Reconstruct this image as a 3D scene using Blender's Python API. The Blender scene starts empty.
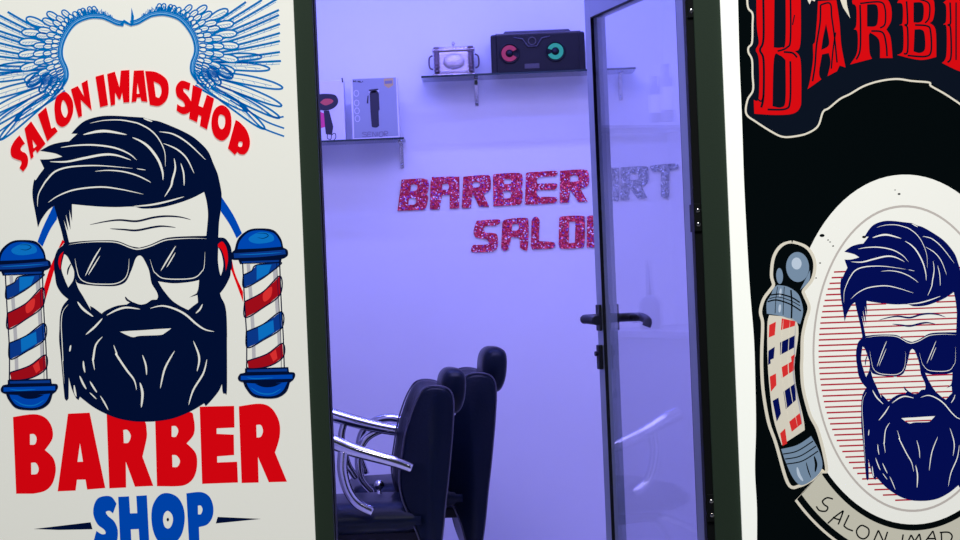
import bpy, bmesh, math, random
from mathutils import Vector, Matrix
from mathutils.geometry import tessellate_polygon
random.seed(7)
PI = math.pi
COL = bpy.context.scene.collection
F = 2053.0; TILT = math.radians(2.37); CT, ST = math.cos(TILT), math.sin(TILT)
CAMD = 5.0; CAMZ = 1.3
def world(px, py, Y):
    """a point of the photograph as a point of the place, on the upright plane at distance Y behind the shopfront"""
    k = (CAMD + Y) / F; dx = px - 480; dy = 270 - py
    return Vector(((dx*CT + dy*ST)*k, Y, CAMZ + (-dx*ST + dy*CT)*k))
# ------------------------------------------------------------------ materials
def lin(c): return tuple(((v/255)/12.92 if v/255 <= .04045 else ((v/255+.055)/1.055)**2.4) for v in c)
def base_mat(name):
    m = bpy.data.materials.new(name); m.use_nodes = True
    return m, m.node_tree, m.node_tree.nodes['Principled BSDF']
def mat(name, rgb, rough=.5, metal=0, emit=None, es=1, spec=.5, bump=0, bscale=40, coat=0, var=0):
    m, nt, b = base_mat(name)
    b.inputs['Base Color'].default_value = (*rgb, 1)
    b.inputs['Roughness'].default_value = rough; b.inputs['Metallic'].default_value = metal
    b.inputs['Specular IOR Level'].default_value = spec; b.inputs['Coat Weight'].default_value = coat
    if emit:
        b.inputs['Emission Color'].default_value = (*emit, 1); b.inputs['Emission Strength'].default_value = es
    if bump or var:
        tc = nt.nodes.new('ShaderNodeTexCoord'); n = nt.nodes.new('ShaderNodeTexNoise')
        n.inputs['Scale'].default_value = bscale; n.inputs['Detail'].default_value = 5
        nt.links.new(tc.outputs['Object'], n.inputs['Vector'])
        if bump:
            bp = nt.nodes.new('ShaderNodeBump'); bp.inputs['Strength'].default_value = bump; bp.inputs['Distance'].default_value = .01
            nt.links.new(n.outputs['Fac'], bp.inputs['Height']); nt.links.new(bp.outputs['Normal'], b.inputs['Normal'])
        if var:
            mx = nt.nodes.new('ShaderNodeMix'); mx.data_type = 'RGBA'
            mx.inputs['A'].default_value = (*[v*(1-var) for v in rgb], 1); mx.inputs['B'].default_value = (*[min(1, v*(1+var)) for v in rgb], 1)
            nt.links.new(n.outputs['Fac'], mx.inputs['Factor']); nt.links.new(mx.outputs['Result'], b.inputs['Base Color'])
    return m
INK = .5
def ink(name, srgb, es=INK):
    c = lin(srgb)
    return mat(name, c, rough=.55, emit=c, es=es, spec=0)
def glitter(name, base, alts):
    m, nt, b = base_mat(name)
    tc = nt.nodes.new('ShaderNodeTexCoord'); v = nt.nodes.new('ShaderNodeTexVoronoi'); v.inputs['Scale'].default_value = 210
    nt.links.new(tc.outputs['Object'], v.inputs['Vector'])
    sep = nt.nodes.new('ShaderNodeSeparateColor'); nt.links.new(v.outputs['Color'], sep.inputs['Color'])
    r = nt.nodes.new('ShaderNodeValToRGB'); r.color_ramp.interpolation = 'CONSTANT'
    els = r.color_ramp.elements; els[0].color = (*base, 1); els[1].position = alts[0][0]; els[1].color = (*alts[0][1], 1)
    for p, c in alts[1:]:
        e = els.new(p); e.color = (*c, 1)
    nt.links.new(sep.outputs['Red'], r.inputs['Fac']); nt.links.new(r.outputs['Color'], b.inputs['Base Color'])
    sub = nt.nodes.new('ShaderNodeVectorMath'); sub.operation = 'SUBTRACT'; sub.inputs[1].default_value = (.5, .5, .5)
    nt.links.new(v.outputs['Color'], sub.inputs[0])
    sc = nt.nodes.new('ShaderNodeVectorMath'); sc.operation = 'SCALE'; sc.inputs['Scale'].default_value = .9
    nt.links.new(sub.outputs[0], sc.inputs[0])
    g = nt.nodes.new('ShaderNodeNewGeometry'); ad = nt.nodes.new('ShaderNodeVectorMath'); ad.operation = 'ADD'
    nt.links.new(g.outputs['Normal'], ad.inputs[0]); nt.links.new(sc.outputs[0], ad.inputs[1])
    no = nt.nodes.new('ShaderNodeVectorMath'); no.operation = 'NORMALIZE'; nt.links.new(ad.outputs[0], no.inputs[0])
    nt.links.new(no.outputs[0], b.inputs['Normal'])
    b.inputs['Metallic'].default_value = .2; b.inputs['Roughness'].default_value = .25
    return m
def glass(name, tint=(.93, .95, 1), gloss=.96, f0=.04):
    m = bpy.data.materials.new(name); m.use_nodes = True; nt = m.node_tree; nt.nodes.clear()
    out = nt.nodes.new('ShaderNodeOutputMaterial'); mx = nt.nodes.new('ShaderNodeMixShader')
    tr = nt.nodes.new('ShaderNodeBsdfTransparent'); tr.inputs['Color'].default_value = (*tint, 1)
    gl = nt.nodes.new('ShaderNodeBsdfGlossy'); gl.inputs['Roughness'].default_value = .01
    lw = nt.nodes.new('ShaderNodeLayerWeight'); lw.inputs['Blend'].default_value = .5
    pw = nt.nodes.new('ShaderNodeMath'); pw.operation = 'POWER'; pw.inputs[1].default_value = 5
    ma = nt.nodes.new('ShaderNodeMath'); ma.operation = 'MULTIPLY_ADD'; ma.inputs[1].default_value = gloss; ma.inputs[2].default_value = f0
    nt.links.new(lw.outputs['Facing'], pw.inputs[0]); nt.links.new(pw.outputs[0], ma.inputs[0]); nt.links.new(ma.outputs[0], mx.inputs['Fac'])
    nt.links.new(tr.outputs[0], mx.inputs[1]); nt.links.new(gl.outputs[0], mx.inputs[2]); nt.links.new(mx.outputs[0], out.inputs['Surface'])
    return m
M = {}
M['white'] = ink('white_banner_vinyl', (212, 213, 207))
M['white_bright'] = ink('white_backlit_vinyl', (240, 243, 238), .5)
M['oval_white'] = ink('oval_white_ink', (228, 229, 224))
M['cream'] = ink('cream_ink', (205, 200, 186))
M['navy'] = ink('navy_ink', (2, 14, 48))
M['navy2'] = ink('dark_blue_ink', (4, 13, 80))
M['red'] = ink('red_ink', (205, 5, 16))
M['blue'] = ink('blue_ink', (0, 66, 168))
M['wing'] = ink('wing_blue_ink', (0, 98, 168))
M['wingl'] = ink('pale_wing_blue_ink', (120, 172, 215))
M['vein'] = ink('feather_vein_ink', (120, 155, 190))
M['dred'] = ink('dark_red_ink', (150, 12, 24))
M['polered'] = ink('pole_red_ink', (205, 45, 45))
M['poleblue'] = ink('pole_blue_ink', (10, 52, 130))
M['polelight'] = ink('pole_light_blue_ink', (10, 105, 185))
M['grey'] = ink('grey_ink', (165, 165, 172))
M['steelink'] = ink('steel_blue_ink', (112, 134, 158))
M['steellight'] = ink('pale_steel_ink', (175, 190, 208))
M['black'] = ink('black_ink', (4, 9, 11))
M['black2'] = ink('blue_black_ink', (10, 17, 30))
M['linered'] = ink('thin_line_red_ink', (165, 22, 48))
M['ring'] = ink('warm_grey_ink', (178, 172, 168))
M['tan'] = ink('stone_ink', (188, 186, 172))
M['brightred'] = ink('scarlet_ink', (196, 10, 16))
M['frame'] = mat('green_grey_powder_coat', lin((44, 58, 48)), rough=.5, spec=.12, bump=.05, bscale=300)
M['alu'] = mat('grey_blue_aluminium', (.30, .34, .42), rough=.38, metal=.55)
M['rubber'] = mat('black_rubber', (.004, .005, .006), rough=.6, spec=.1)
M['wall'] = mat('painted_plaster', (.78, .78, .80), rough=.7, bump=.12, bscale=6, var=.02)
M['floor'] = mat('floor_tile', (.62, .62, .64), rough=.3, bump=.03)
M['ground'] = mat('pavement', (.12, .12, .12), rough=.85, bump=.3)
M['leather'] = mat('black_leather', (.002, .006, .014), rough=.34, spec=.15, bump=.12, bscale=90)
M['piping'] = mat('grey_piping', (.06, .06, .09), rough=.4)
M['chrome'] = mat('chrome', (.6, .6, .63), rough=.1, metal=1)
M['plastic'] = mat('black_plastic', (.004, .005, .010), rough=.45, spec=.25)
M['plasticgrey'] = mat('grey_plastic', (.05, .045, .06), rough=.4)
M['shelfglass'] = glass('shelf_glass', (.62, .66, .72), .9, .08)
M['doorglass'] = glass('door_glass', (.97, .98, 1), .9, .05)
M['edgeglass'] = mat('dark_glass_edge', (.02, .04, .045), rough=.15)
M['silver'] = mat('hammered_silver', (.62, .56, .58), rough=.25, metal=.85, bump=.5, bscale=160)
M['silverdark'] = mat('tarnished_silver', (.16, .12, .13), rough=.35, metal=.8, bump=.4, bscale=200)
M['rg'] = glitter('red_glitter', (.65, .015, .05), [(.45, (.38, .015, .05)), (.70, (.85, .05, .10)), (.84, (.22, .05, .45)), (.93, (1, .8, .95))])
M['sg'] = glitter('silver_glitter', (.30, .32, .34), [(.45, (.42, .44, .46)), (.75, (.2, .22, .24)), (.93, (.8, .8, .9))])
M['carton'] = mat('white_carton', (.72, .70, .80), rough=.5)
M['cartonblue'] = mat('pale_blue_print', (.30, .33, .40), rough=.5)
M['cartongrey'] = mat('grey_print', (.20, .20, .26), rough=.5)
M['gold'] = mat('gold_print', (.55, .38, .15), rough=.4)
M['pink'] = mat('magenta_print', (.75, .04, .22), rough=.5)
M['redprint'] = mat('coral_print', (.6, .08, .08), rough=.5)
M['printblack'] = mat('black_print', (.012, .012, .03), rough=.5)
M['woodc'] = mat('white_counter', (.35, .34, .38), rough=.4)
M['bottle'] = mat('grey_bottle_plastic', (.16, .15, .2), rough=.4)
M['ledr'] = mat('red_led_ring', (.2, .01, .03), emit=(1, .05, .16), es=.15)
M['ledg'] = mat('green_led_ring', (.01, .2, .1), emit=(.02, 1, .45), es=.15)
M['lampwhite'] = mat('lamp_diffuser', (.8, .8, .8), emit=(.55, .45, 1), es=3)
M['lampblue'] = mat('led_strip', (.1, .1, .8), emit=(.08, .08, 1), es=6)
# ------------------------------------------------------------------ object helpers
def tag(o, label=None, cat=None, group=None, kind=None):
    if label: o['label'] = label
    if cat: o['category'] = cat
    if group: o['group'] = group
    if kind: o['kind'] = kind
    return o
def empty(name, loc, rz=0):
    o = bpy.data.objects.new(name, None); COL.objects.link(o); o.location = loc; o.rotation_euler = (0, 0, rz)
    o.empty_display_size = .05
    return o
def root_of(o):
    off = Vector((0, 0, 0))
    while o is not None:
        off += Vector(o.location); o = o.parent
    return off
def link_bm(name, bm, mats, parent=None, smooth=False, local=False, origin=None):
    """bm is in world coordinates unless local"""
    me = bpy.data.meshes.new(name)
    o = bpy.data.objects.new(name, me); COL.objects.link(o)
    if parent is not None:
        o.parent = parent
        if not local: bm.transform(Matrix.Translation(-root_of(parent)))
    elif origin is not None:
        o.location = origin; bm.transform(Matrix.Translation(-Vector(origin)))
    bm.normal_update(); bm.to_mesh(me); bm.free()
    for m in (mats if isinstance(mats, (list, tuple)) else [mats]): me.materials.append(m)
    if smooth:
        for p in me.polygons: p.use_smooth = True
    return o
def box(bm, x0, x1, y0, y1, z0, z1, bev=0, mi=0):
    r = bmesh.ops.create_cube(bm, size=1)
    vs = r['verts']
    for v in vs:
        v.co = Vector((x0 + (v.co.x+.5)*(x1-x0), y0 + (v.co.y+.5)*(y1-y0), z0 + (v.co.z+.5)*(z1-z0)))
    fs = {f for v in vs for f in v.link_faces}
    for f in fs: f.material_index = mi
    if bev:
        es = list({e for v in vs for e in v.link_edges})
        r = bmesh.ops.bevel(bm, geom=es, offset=bev, segments=3, profile=.5, affect='EDGES')
        for f in r['faces']: f.material_index = mi
def boxobj(name, d, m, parent=None, bev=0, **k):
    bm = bmesh.new(); box(bm, *d, bev=bev)
    return link_bm(name, bm, m, parent, **k)
def tube(bm, pts, rad, seg=12, caps=True, mi=0, flat=1.0):
    pts = [Vector(p) for p in pts]; n = len(pts)
    rads = rad if isinstance(rad, (list, tuple)) else [rad]*n
    rings = []; up = None
    for i, p in enumerate(pts):
        t = (pts[min(i+1, n-1)] - pts[max(i-1, 0)]).normalized()
        if up is None:
            up = Vector((0, 1, 0)) if abs(t.y) < .9 else Vector((0, 0, 1))
        up = (up - t*up.dot(t)).normalized(); s = t.cross(up)
        rings.append([bm.verts.new(p + (up*math.cos(a)*rads[i] + s*math.sin(a)*rads[i]*flat)) for a in [2*PI*k/seg for k in range(seg)]])
    for a, b in zip(rings, rings[1:]):
        for k in range(seg):
            f = bm.faces.new((a[k], a[(k+1) % seg], b[(k+1) % seg], b[k])); f.smooth = True; f.material_index = mi
    if caps:
        for r in (rings[0][::-1], rings[-1]):
            f = bm.faces.new(r); f.material_index = mi
def lathe(bm, cx, cy, prof, seg=24, axis='z', cz=0, mi=0):
    rings = []
    for r, h in prof:
        row = []
        for k in range(seg):
            a = 2*PI*k/seg
            if axis == 'z': row.append(bm.verts.new((cx + r*math.cos(a), cy + r*math.sin(a), cz + h)))
            else: row.append(bm.verts.new((cx + r*math.cos(a), cy + h, cz + r*math.sin(a))))
        rings.append(row)
    for a, b in zip(rings, rings[1:]):
        for k in range(seg):
            f = bm.faces.new((a[k], a[(k+1) % seg], b[(k+1) % seg], b[k])); f.smooth = True; f.material_index = mi
    for r in (rings[0], rings[-1]):
        f = bm.faces.new(r); f.material_index = mi
def ball(bm, c, r, seg=20, mi=0):
    rx, ry, rz = r if isinstance(r, (tuple, list)) else (r, r, r)
    res = bmesh.ops.create_uvsphere(bm, u_segments=seg, v_segments=seg//2+2, radius=1)
    for v in res['verts']: v.co = Vector((c[0]+v.co.x*rx, c[1]+v.co.y*ry, c[2]+v.co.z*rz))
    for f in {f for v in res['verts'] for f in v.link_faces}: f.smooth = True; f.material_index = mi
def smooth3(pts, n=8):
    pts = [Vector(p) for p in pts]; out = []
    for i in range(len(pts)-1):
        p0 = pts[max(i-1, 0)]; p1 = pts[i]; p2 = pts[i+1]; p3 = pts[min(i+2, len(pts)-1)]
        for k in range(n):
            t = k/n
            out.append(.5*((2*p1) + (p2-p0)*t + (2*p0-5*p1+4*p2-p3)*t*t + (3*p1-p0-3*p2+p3)*t**3))
    out.append(pts[-1]); return out
# ------------------------------------------------------------------ drawn outlines (2D, in the photograph's frame, projected on real planes)
REG = dict(A=(0,0,6), B=(140,0,6), C=(0,90,6), D=(140,90,6), E=(0,180,6), F=(140,180,6), G=(0,270,6), H=(140,270,6),
           I=(0,340,6), J=(140,340,6), K=(0,405,6), L=(140,405,6), M=(20,470,7.718), N=(140,470,7.718), O=(390,160,6), P=(530,160,6),
           Q=(720,0,4), R=(750,160,6), S=(800,200,6), T=(750,270,6), U=(800,280,6), V=(750,360,6), W=(800,370,6), X=(760,450,4.8),
           Y=(710,0,3.376), Z=(0,0,3), a=(380,150,4.5), p=(0,0,1), b=(740,160,3), c=(740,320,2.4545), d=(310,60,6), e=(420,20,6))
def parse(s):
    reg = REG['p']; out = []
    for tok in s.split():
        if len(tok) == 1 and tok in REG: reg = REG[tok]; continue
        cor = tok.endswith('!'); x, y = tok.rstrip('!').split(',')
        out.append((reg[0] + float(x)/reg[2], reg[1] + float(y)/reg[2], cor))
    return out
def closed(s, n=5):
    P = parse(s) if isinstance(s, str) else s; N = len(P); out = []
    for i in range(N):
        p0, p1, p2, p3 = P[i-1], P[i], P[(i+1) % N], P[(i+2) % N]
        if p1[2] and p2[2]: out.append((p1[0], p1[1])); continue
        if p1[2]: p0 = p1
        if p2[2]: p3 = p2
        for k in range(n):
            t = k/n
            out.append(tuple(.5*((2*p1[j]) + (p2[j]-p0[j])*t + (2*p0[j]-5*p1[j]+4*p2[j]-p3[j])*t*t + (3*p1[j]-p0[j]-3*p2[j]+p3[j])*t**3) for j in (0, 1)))
    return out
def openp(s, n=6):
    P = parse(s) if isinstance(s, str) else s
    v = smooth3([(p[0], p[1], 0) for p in P], n)
    return [(q.x, q.y) for q in v]
def stroke(s, w, taper='both', n=6):
    """outline of a brush stroke of width w (photo pixels)"""
    P = openp(s, n); m = len(P); L = []; R = []
    for i, (x, y) in enumerate(P):
        x0, y0 = P[max(i-1, 0)]; x1, y1 = P[min(i+1, m-1)]
        dx, dy = x1-x0, y1-y0; l = math.hypot(dx, dy) or 1
        t = i/(m-1)
        if taper == 'both': h = w/2*max(.12, math.sin(PI*t)**.55)
        elif taper == 'start': h = w/2*max(.12, t**.6)
        elif taper == 'end': h = w/2*max(.12, (1-t)**.6)
        else: h = w/2
        L.append((x - dy/l*h, y + dx/l*h)); R.append((x + dy/l*h, y - dx/l*h))
    return L + R[::-1]
def ellipse(cx, cy, rx, ry, n=48, a0=0, a1=2*PI, rot=-TILT):
    out = []
    full = abs(a1-a0-2*PI) < 1e-6
    for k in range(n if full else n+1):
        a = a0 + (a1-a0)*k/n
        x, y = rx*math.cos(a), ry*math.sin(a)
        out.append((cx + x*math.cos(rot) - y*math.sin(rot), cy + x*math.sin(rot) + y*math.cos(rot)))
    return out
class Art:
    """printed shapes on the upright plane Y, stacked in thin ink layers"""
    def __init__(s, Y, step=.00014, xf=None): s.Y = Y; s.step = step; s.items = []; s.xf = xf
    def add(s, loops, m, layer=1, thick=0):
        if loops and isinstance(loops[0], tuple): loops = [loops]
        if s.xf: loops = [[s.xf(*p) for p in l] for l in loops]
        s.items.append((loops, m, layer, thick)); return s
    def fill(s, m, layer, *strs): return s.add([closed(q) for q in strs], m, layer)
    def line(s, m, layer, q, w, taper='both'):
        P = stroke(q, w, taper); h = len(P)//2
        L, R = P[:h], P[h:][::-1]
        for i in range(h-1): s.add([[L[i], L[i+1], R[i+1], R[i]]], m, layer)
        return s
    def build(s, name, parent, bevel=0):
        bm = bmesh.new(); mats = []
        for loops, m, layer, thick in s.items:
            if m not in mats: mats.append(m)
            mi = mats.index(m); y = s.Y - s.step*layer
            V3 = [[world(p[0], p[1], s.Y) for p in l] for l in loops]
            flat = [v for l in V3 for v in l]
            vs = [bm.verts.new((v.x, y-thick, v.z)) for v in flat]
            try: tris = tessellate_polygon([[Vector((v.x, v.z, 0)) for v in l] for l in V3]) if len(flat) > 3 else [(0, 1, 2)]
            except Exception: tris = []
            for t in tris:
                try: f = bm.faces.new([vs[i] for i in t]); f.material_index = mi
                except ValueError: continue
                f.normal_update()
                if f.normal.y > 0: f.normal_flip()
            if thick:
                bs = [bm.verts.new((v.x, y, v.z)) for v in flat]; k = 0
                for l in V3:
                    n = len(l)
                    for i in range(n):
                        a, b = k+i, k+(i+1) % n
                        try: f = bm.faces.new((vs[a], vs[b], bs[b], bs[a])); f.material_index = mi
                        except ValueError: pass
                    k += n
        me_par = parent
        me = bpy.data.meshes.new(name); o = bpy.data.objects.new(name, me); COL.objects.link(o); o.parent = me_par
        bm.transform(Matrix.Translation(-root_of(me_par))); bm.to_mesh(me); bm.free()
        for m in mats: me.materials.append(m)
        return o
# ------------------------------------------------------------------ the portrait drawing (used on both banners)
HEAD = ("C 240,365! 300,332 360,315 415,308! 440,285 465,262! 428,262! 470,215 520,180 600,158 680,154 780,160 D 20,165! 70,180 120,190 220,230 300,270 360,315 410,370 440,440 465,500 "
        "F 475,0 487,60 490,100 485,180 475,250 470,345! 510,350 540,390 550,430 553,520 H 545,0 540,40 510,100 480,140! 490,170 510,210 520,280 523,400 "
        "J 522,0 522,300 510,320 497,315 492,265! 470,310 430,360 395,397! 385,380! 300,430 200,470 100,487 0,490 I 780,485 700,468 620,435 550,395 480,340! 472,360! 455,345 430,290 413,225! "
        "412,350! 400,364 388,350! 382,290 365,100 355,0 G 357,350 360,280 375,220 410,175! 370,140 340,90 330,30 E 325,540 325,480 345,420 375,395! 385,380! 370,310 345,225! 325,155! 290,180 250,235 228,285! "
        "215,210 198,120 195,60 205,0 C 215,540 235,510 265,470! 240,417! 300,415 375,400! 330,380")
FACE = [
 "E 432,145! 500,152 600,160 700,163 800,160 F 20,172 120,166 220,142 310,110 385,72! 400,130 408,200 405,260 398,335! 300,337 200,342 140,353 60,388 0,405 E 830,405 780,395 700,365 600,362 500,366 415,375! 383,240! 410,310! 395,205! 424,300! 416,180! 433,250!",
 "G 452,55! 470,80 540,92 620,97 700,95 755,70 785,10 E 797,520 815,470 838,453 F 20,470 50,530 H 60,30 70,80 100,130 108,160 100,178! 70,180 40,200 10,208! G 830,205 790,192 760,207! 700,215 640,240 610,262! 560,225! 540,215! 545,240! 500,160 470,110",
 "H 108,68! 200,80 300,72 355,60! 350,110 340,140! 295,165! 345,150! 348,195! 320,215! 290,240! 240,215 190,180 140,120",
 "E 385,445! 372,500 G 370,0 390,60 410,105! 440,60 445,10 E 430,510 405,460",
 "F 470,405! 488,440 500,500 H 495,5 484,35! 475,0 F 468,480",
 "G 720,370! 780,365 H 0,362 100,355 188,350! 150,378 120,390 0,395 G 800,403 760,390"]
HAIRLINES = [("C 540,200 620,183 720,180 800,193 D 0,205 60,238 110,290 148,370 152,460", 8), ("C 500,268 580,250 650,248 760,268", 16),
 ("C 795,285 850,310 D 60,350 110,420 135,490 138,540", 15), ("C 365,345 450,333 560,330 680,345 770,380 820,420", 10),
 ("C 300,430 400,430 500,410 620,388 700,392 785,420", 14), ("E 225,160 230,90 260,30 C 285,535 330,490 400,465 500,455 620,455 795,470", 10),
 ("C 570,488 650,482 740,490 820,512 880,540 E 905,15", 8), ("C 820,472 875,480", 5), ("E 290,135 350,95 450,58 600,42 720,55 860,85", 9),
 ("D 115,250 200,265 290,320 395,420", 9), ("D 140,320 220,355 280,410 325,500", 9), ("D 205,410 212,470 195,540 F 185,40 148,100", 12),
 ("D 245,440 262,500 F 265,35", 9), ("D 20,170 75,190", 9), ("F -40,158 60,150 160,130 265,100", 11)]
BEARDLINES = [("G 410,205 378,250 368,320 372,420 378,540 I 376,130 386,260", 5), ("G 465,190 500,235 560,280", 14), ("G 615,290 570,340 515,388", 12),
 ("G 640,272 700,240 760,225 840,235", 12), ("H 60,230 130,215 200,230 270,265 340,325 390,357 445,370", 12), ("H 375,205 360,235 335,260", 10),
 ("G 615,400 575,450 560,530 I 558,120 568,180", 12), ("G 682,450 700,500 I 700,90 760,180 805,240 820,300", 12), ("I 855,90 875,150 880,210", 10),
 ("I 840,255 855,320 848,405", 15), ("J 208,65 150,170 122,290", 11), ("J 320,5 350,80 355,130 342,188", 12), ("J 402,115 380,200 320,300 292,390", 11),
 ("I 425,30 418,70", 10), ("I 500,125 503,160 510,195", 11), ("I 478,215 498,260 518,295", 12), ("I 540,248 560,282 582,315", 11), ("I 538,315 580,355", 7),
 ("I 602,335 628,378 650,420", 9), ("I 445,270 450,310 458,340", 12)]
LENSLINES = [("E 605,405 560,480 G 512,35", 9), ("E 600,455 560,520 G 530,30", 7), ("F 215,395 170,470 H 125,5", 9), ("F 213,435 160,525", 7),
 ("E 450,470 460,530 G 480,50 530,78 620,85 700,80 750,50 770,0 E 775,470", 6), ("F 60,475 80,540 H 95,20 140,50 250,55 330,45 370,10 F 385,520 390,430", 6),
 ("E 415,387 500,375 600,370 700,375 780,405 830,415 F 60,398 140,365 200,355 300,350 400,352", 7)]
FACELINES = [("E 540,268 640,248 720,240 820,247 F 80,225 160,217 240,222 305,238", 12), ("E 660,292 740,297 820,302 F 80,283 140,277 215,285", 12),
 ("G 752,160 765,180 800,198", 12), ("E 428,500 410,535 G 405,30", 10)]
def portrait(parent, Y, navy, white, xf=None, lay=3, lines=None, hw=1):
    p = Art(Y, xf=xf); p.fill(navy, lay, HEAD)
    root = p.build('portrait', parent)
    f = Art(Y, xf=xf)
    for q in FACE: f.fill(white, lay+1, q)
    if lines: lines(f, lay+2)
    for q, w in FACELINES: f.line(navy, lay+3, q, w/6)
    f.build('face', root)
    h = Art(Y, xf=xf)
    for q, w in HAIRLINES: h.line(white, lay+1, q, hw*w/6)
    h.build('hair_highlights', root)
    h = Art(Y, xf=xf)
    for q, w in BEARDLINES: h.line(white, lay+1, q, hw*w/6)
    h.build('beard_highlights', root)
    h = Art(Y, xf=xf)
    for q, w in LENSLINES: h.line(white, lay+1, q, hw*w/6, 'both')
    h.build('sunglasses', root)
    return root
# ------------------------------------------------------------------ left banner
LY = -.02
lroot = tag(empty('banner_sign', world(150, 1000, 0)*1), 'backlit white barber banner with red lettering and bearded head, left of the doorway', 'sign')
lroot.location = (world(130, 270, 0).x, 0, 0)
x0 = world(-40, 270, LY).x; x1 = world(304.2, 270, LY).x
boxobj('banner_panel', (x0, x1, LY, .05, .12, 2.5), M['white'], lroot)
# wings
w = Art(LY)
CX, CY = 128.4, 45
def mir(x, y):
    dx, dy = x-CX, y-CY
    u = dx*CT - dy*ST; v = dx*ST + dy*CT
    u = -u
    return (CX + u*CT + v*ST, CY - u*ST + v*CT)
LV = 2
def wl(pts, wd, m=M['wing'], L=None, both=True, taper='none'):
    L = LV+1 if L is None else L
    if m is M['wing']: wd *= 1.28
    elif m is M['vein']: wd *= 1.3
    P = [(x, y, False) for x, y in pts]
    w.line(m, L, P, wd, taper)
    if both: w.line(m, L, [(*mir(x, y), False) for x, y in pts], wd, taper)
def leaf(bx, by, tx, ty, wd, lw=1.4, vein=True, bend=0):
    """one feather: white vane, blue outline, pale shaft"""
    dx, dy = tx-bx, ty-by; l = math.hypot(dx, dy); nx, ny = -dy/l, dx/l
    prof = [(0, .3), (.15, .72), (.5, 1), (.8, .85), (.95, .45), (1, 0)]
    c = lambda t: bend*math.sin(PI*t)
    up = [(bx+dx*t+nx*(wd/2*q+c(t)), by+dy*t+ny*(wd/2*q+c(t))) for t, q in prof]; dn = [(bx+dx*t-nx*(wd/2*q-c(t)), by+dy*t-ny*(wd/2*q-c(t))) for t, q in prof]
    pu = openp([(x, y, 0) for x, y in up], 3); pd = openp([(x, y, 0) for x, y in dn], 3)
    w.add(pu + pd[::-1][1:], M['white'], LV); w.add([mir(*p) for p in pu + pd[::-1][1:]], M['white'], LV)
    wl(up, lw); wl(dn, lw)
    if vein:
        wl([(bx+dx*.1, by+dy*.1), (bx+dx*.5+nx*c(.5), by+dy*.5+ny*c(.5)), (bx+dx*.85, by+dy*.85)], .55, M['vein'])
        if l > 14:
            for q in (.3, .45, .6, .75):
                mx_, my_ = bx+dx*q+nx*c(q), by+dy*q+ny*c(q)
                wl([(mx_, my_), (mx_+dx/l*2.5+nx*wd*.3, my_+dy/l*2.5+ny*wd*.3)], .4, M['vein'])
frame = [(x, y) for x, y, c in parse("B -52,150 -10,140 40,112 80,95 150,90 230,115 285,170 322,240 330,310 308,380 308,430 330,470 372,515 400,530")]
fr = openp([(x, y, False) for x, y in frame[1:]], 10)
def along(sp):
    d = sp*.5; out = []
    for (xa, ya), (xb, yb) in zip(fr, fr[1:]):
        q = math.hypot(xb-xa, yb-ya); d += q
        if d >= sp: d -= sp; out.append((xb, yb, (yb-ya)/q, -(xb-xa)/q))
    return out
def fan(x, y):
    a = -75 + 62*min(1, max(0, (x-160)/38)) if y < 32 else -13 + 55*(y-32)/48
    return math.radians(a)
# long primaries, drawn first
for b, t, wd in [((196,84),(248,111),8),((198,80),(265,129),9),((202,82),(280,118),8),((206,78),(282,106),8.5),((208,74),(283,88),9),((206,66),(270,69),8),((208,60),(262,57),7.5)]:
    leaf(*b, *t, wd, 1.5, bend=-1.2)
for b, t in [((206,60),(280,52)),((208,54),(280,41)),((206,52),(280,33)),((206,48),(280,24)),((208,44),(279,15)),((206,40),(279,10)),((206,38),(277,-1)),((204,34),(262,0)),((202,30),(246,2)),((212,62),(281,61))]:
    mx_, my_ = (b[0]+t[0])/2, (b[1]+t[1])/2+1
    wl([b, (mx_, my_), t], 1.7); wl([(b[0]+4, b[1]+2), (mx_, my_+2.8), (t[0]-1, t[1]+3)], .5, M['vein'])
    for q in range(7):
        u = .35+.09*q; qx, qy = b[0]+(t[0]-b[0])*u, b[1]+(t[1]-b[1])*u
        wl([(qx, qy+1), (qx-1.6, qy+4.2)], .5, M['vein'])
for q in ["D 540,60 640,120 760,190 865,230", "D 600,90 700,200 750,235 865,278", "D 560,10 700,90 800,160 862,160"]:
    wl([(x, y) for x, y, c in parse(q)], 1.3)
def row(off, ln, wd, sp, lw, x0=0, y1=99):
    global LV
    LV += 2
    for x, y, nx, ny in along(sp):
        if x < x0 or y > y1: continue
        a = fan(x, y); bx, by = x+nx*off, y+ny*off
        ex, ey = bx+math.cos(a)*ln, by+math.sin(a)*ln
        if ey < 3.5 or by < 4: continue
        leaf(bx, by, ex, ey, wd, lw, vein=ln > 8)
row(24, 20, 7.5, 5.6, 1.4, 188, 78); row(15, 14, 6.2, 5.2, 1.25, 178); row(9, 10, 5.2, 4.6, 1.15, 165); row(4.5, 7, 4.2, 4.0, 1.05, 158)
LV = 12
for k in range(46):
    x = 141 + k*1.35 + random.uniform(-.5, .5); yb = min(fr, key=lambda q: abs(q[0]-x))[1]-3
    if x > 200: continue
    h = random.uniform(4, 8); wl([(x, yb), (x+1.2, yb-h*.6), (x+.6+random.uniform(-.6, 1.5), max(5.5, yb-h))], random.choice([.5, .8, 1.2]))
wl(frame, 1.6, L=15)
AN = [1.9,1.9,1.9,1.7,1.5,1.2,.8,.4,0,-.2,-.2,-.7,-.8,-.9]
wl([(x+1.9*math.cos(a), y-1.9*math.sin(a)) for (x, y), a in zip(frame, AN)], 1.9, M['wingl'], 14)
wl([(x+2.1*math.cos(a), y-2.1*math.sin(a)) for (x, y), a in zip(frame, AN)], .7, L=15)
wl([(x+3.6*math.cos(a), y-3.6*math.sin(a)) for (x, y), a in zip(frame, AN)], 1.2, L=15)
w.fill(M['wing'], 16, "A 715,150! 745,118! 800,152! 790,158! 745,140! 735,160!"); w.fill(M['wing'], 16, "A 785,150! 790,45! 805,100! 802,150!")
w.build('wings_emblem', lroot)
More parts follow.
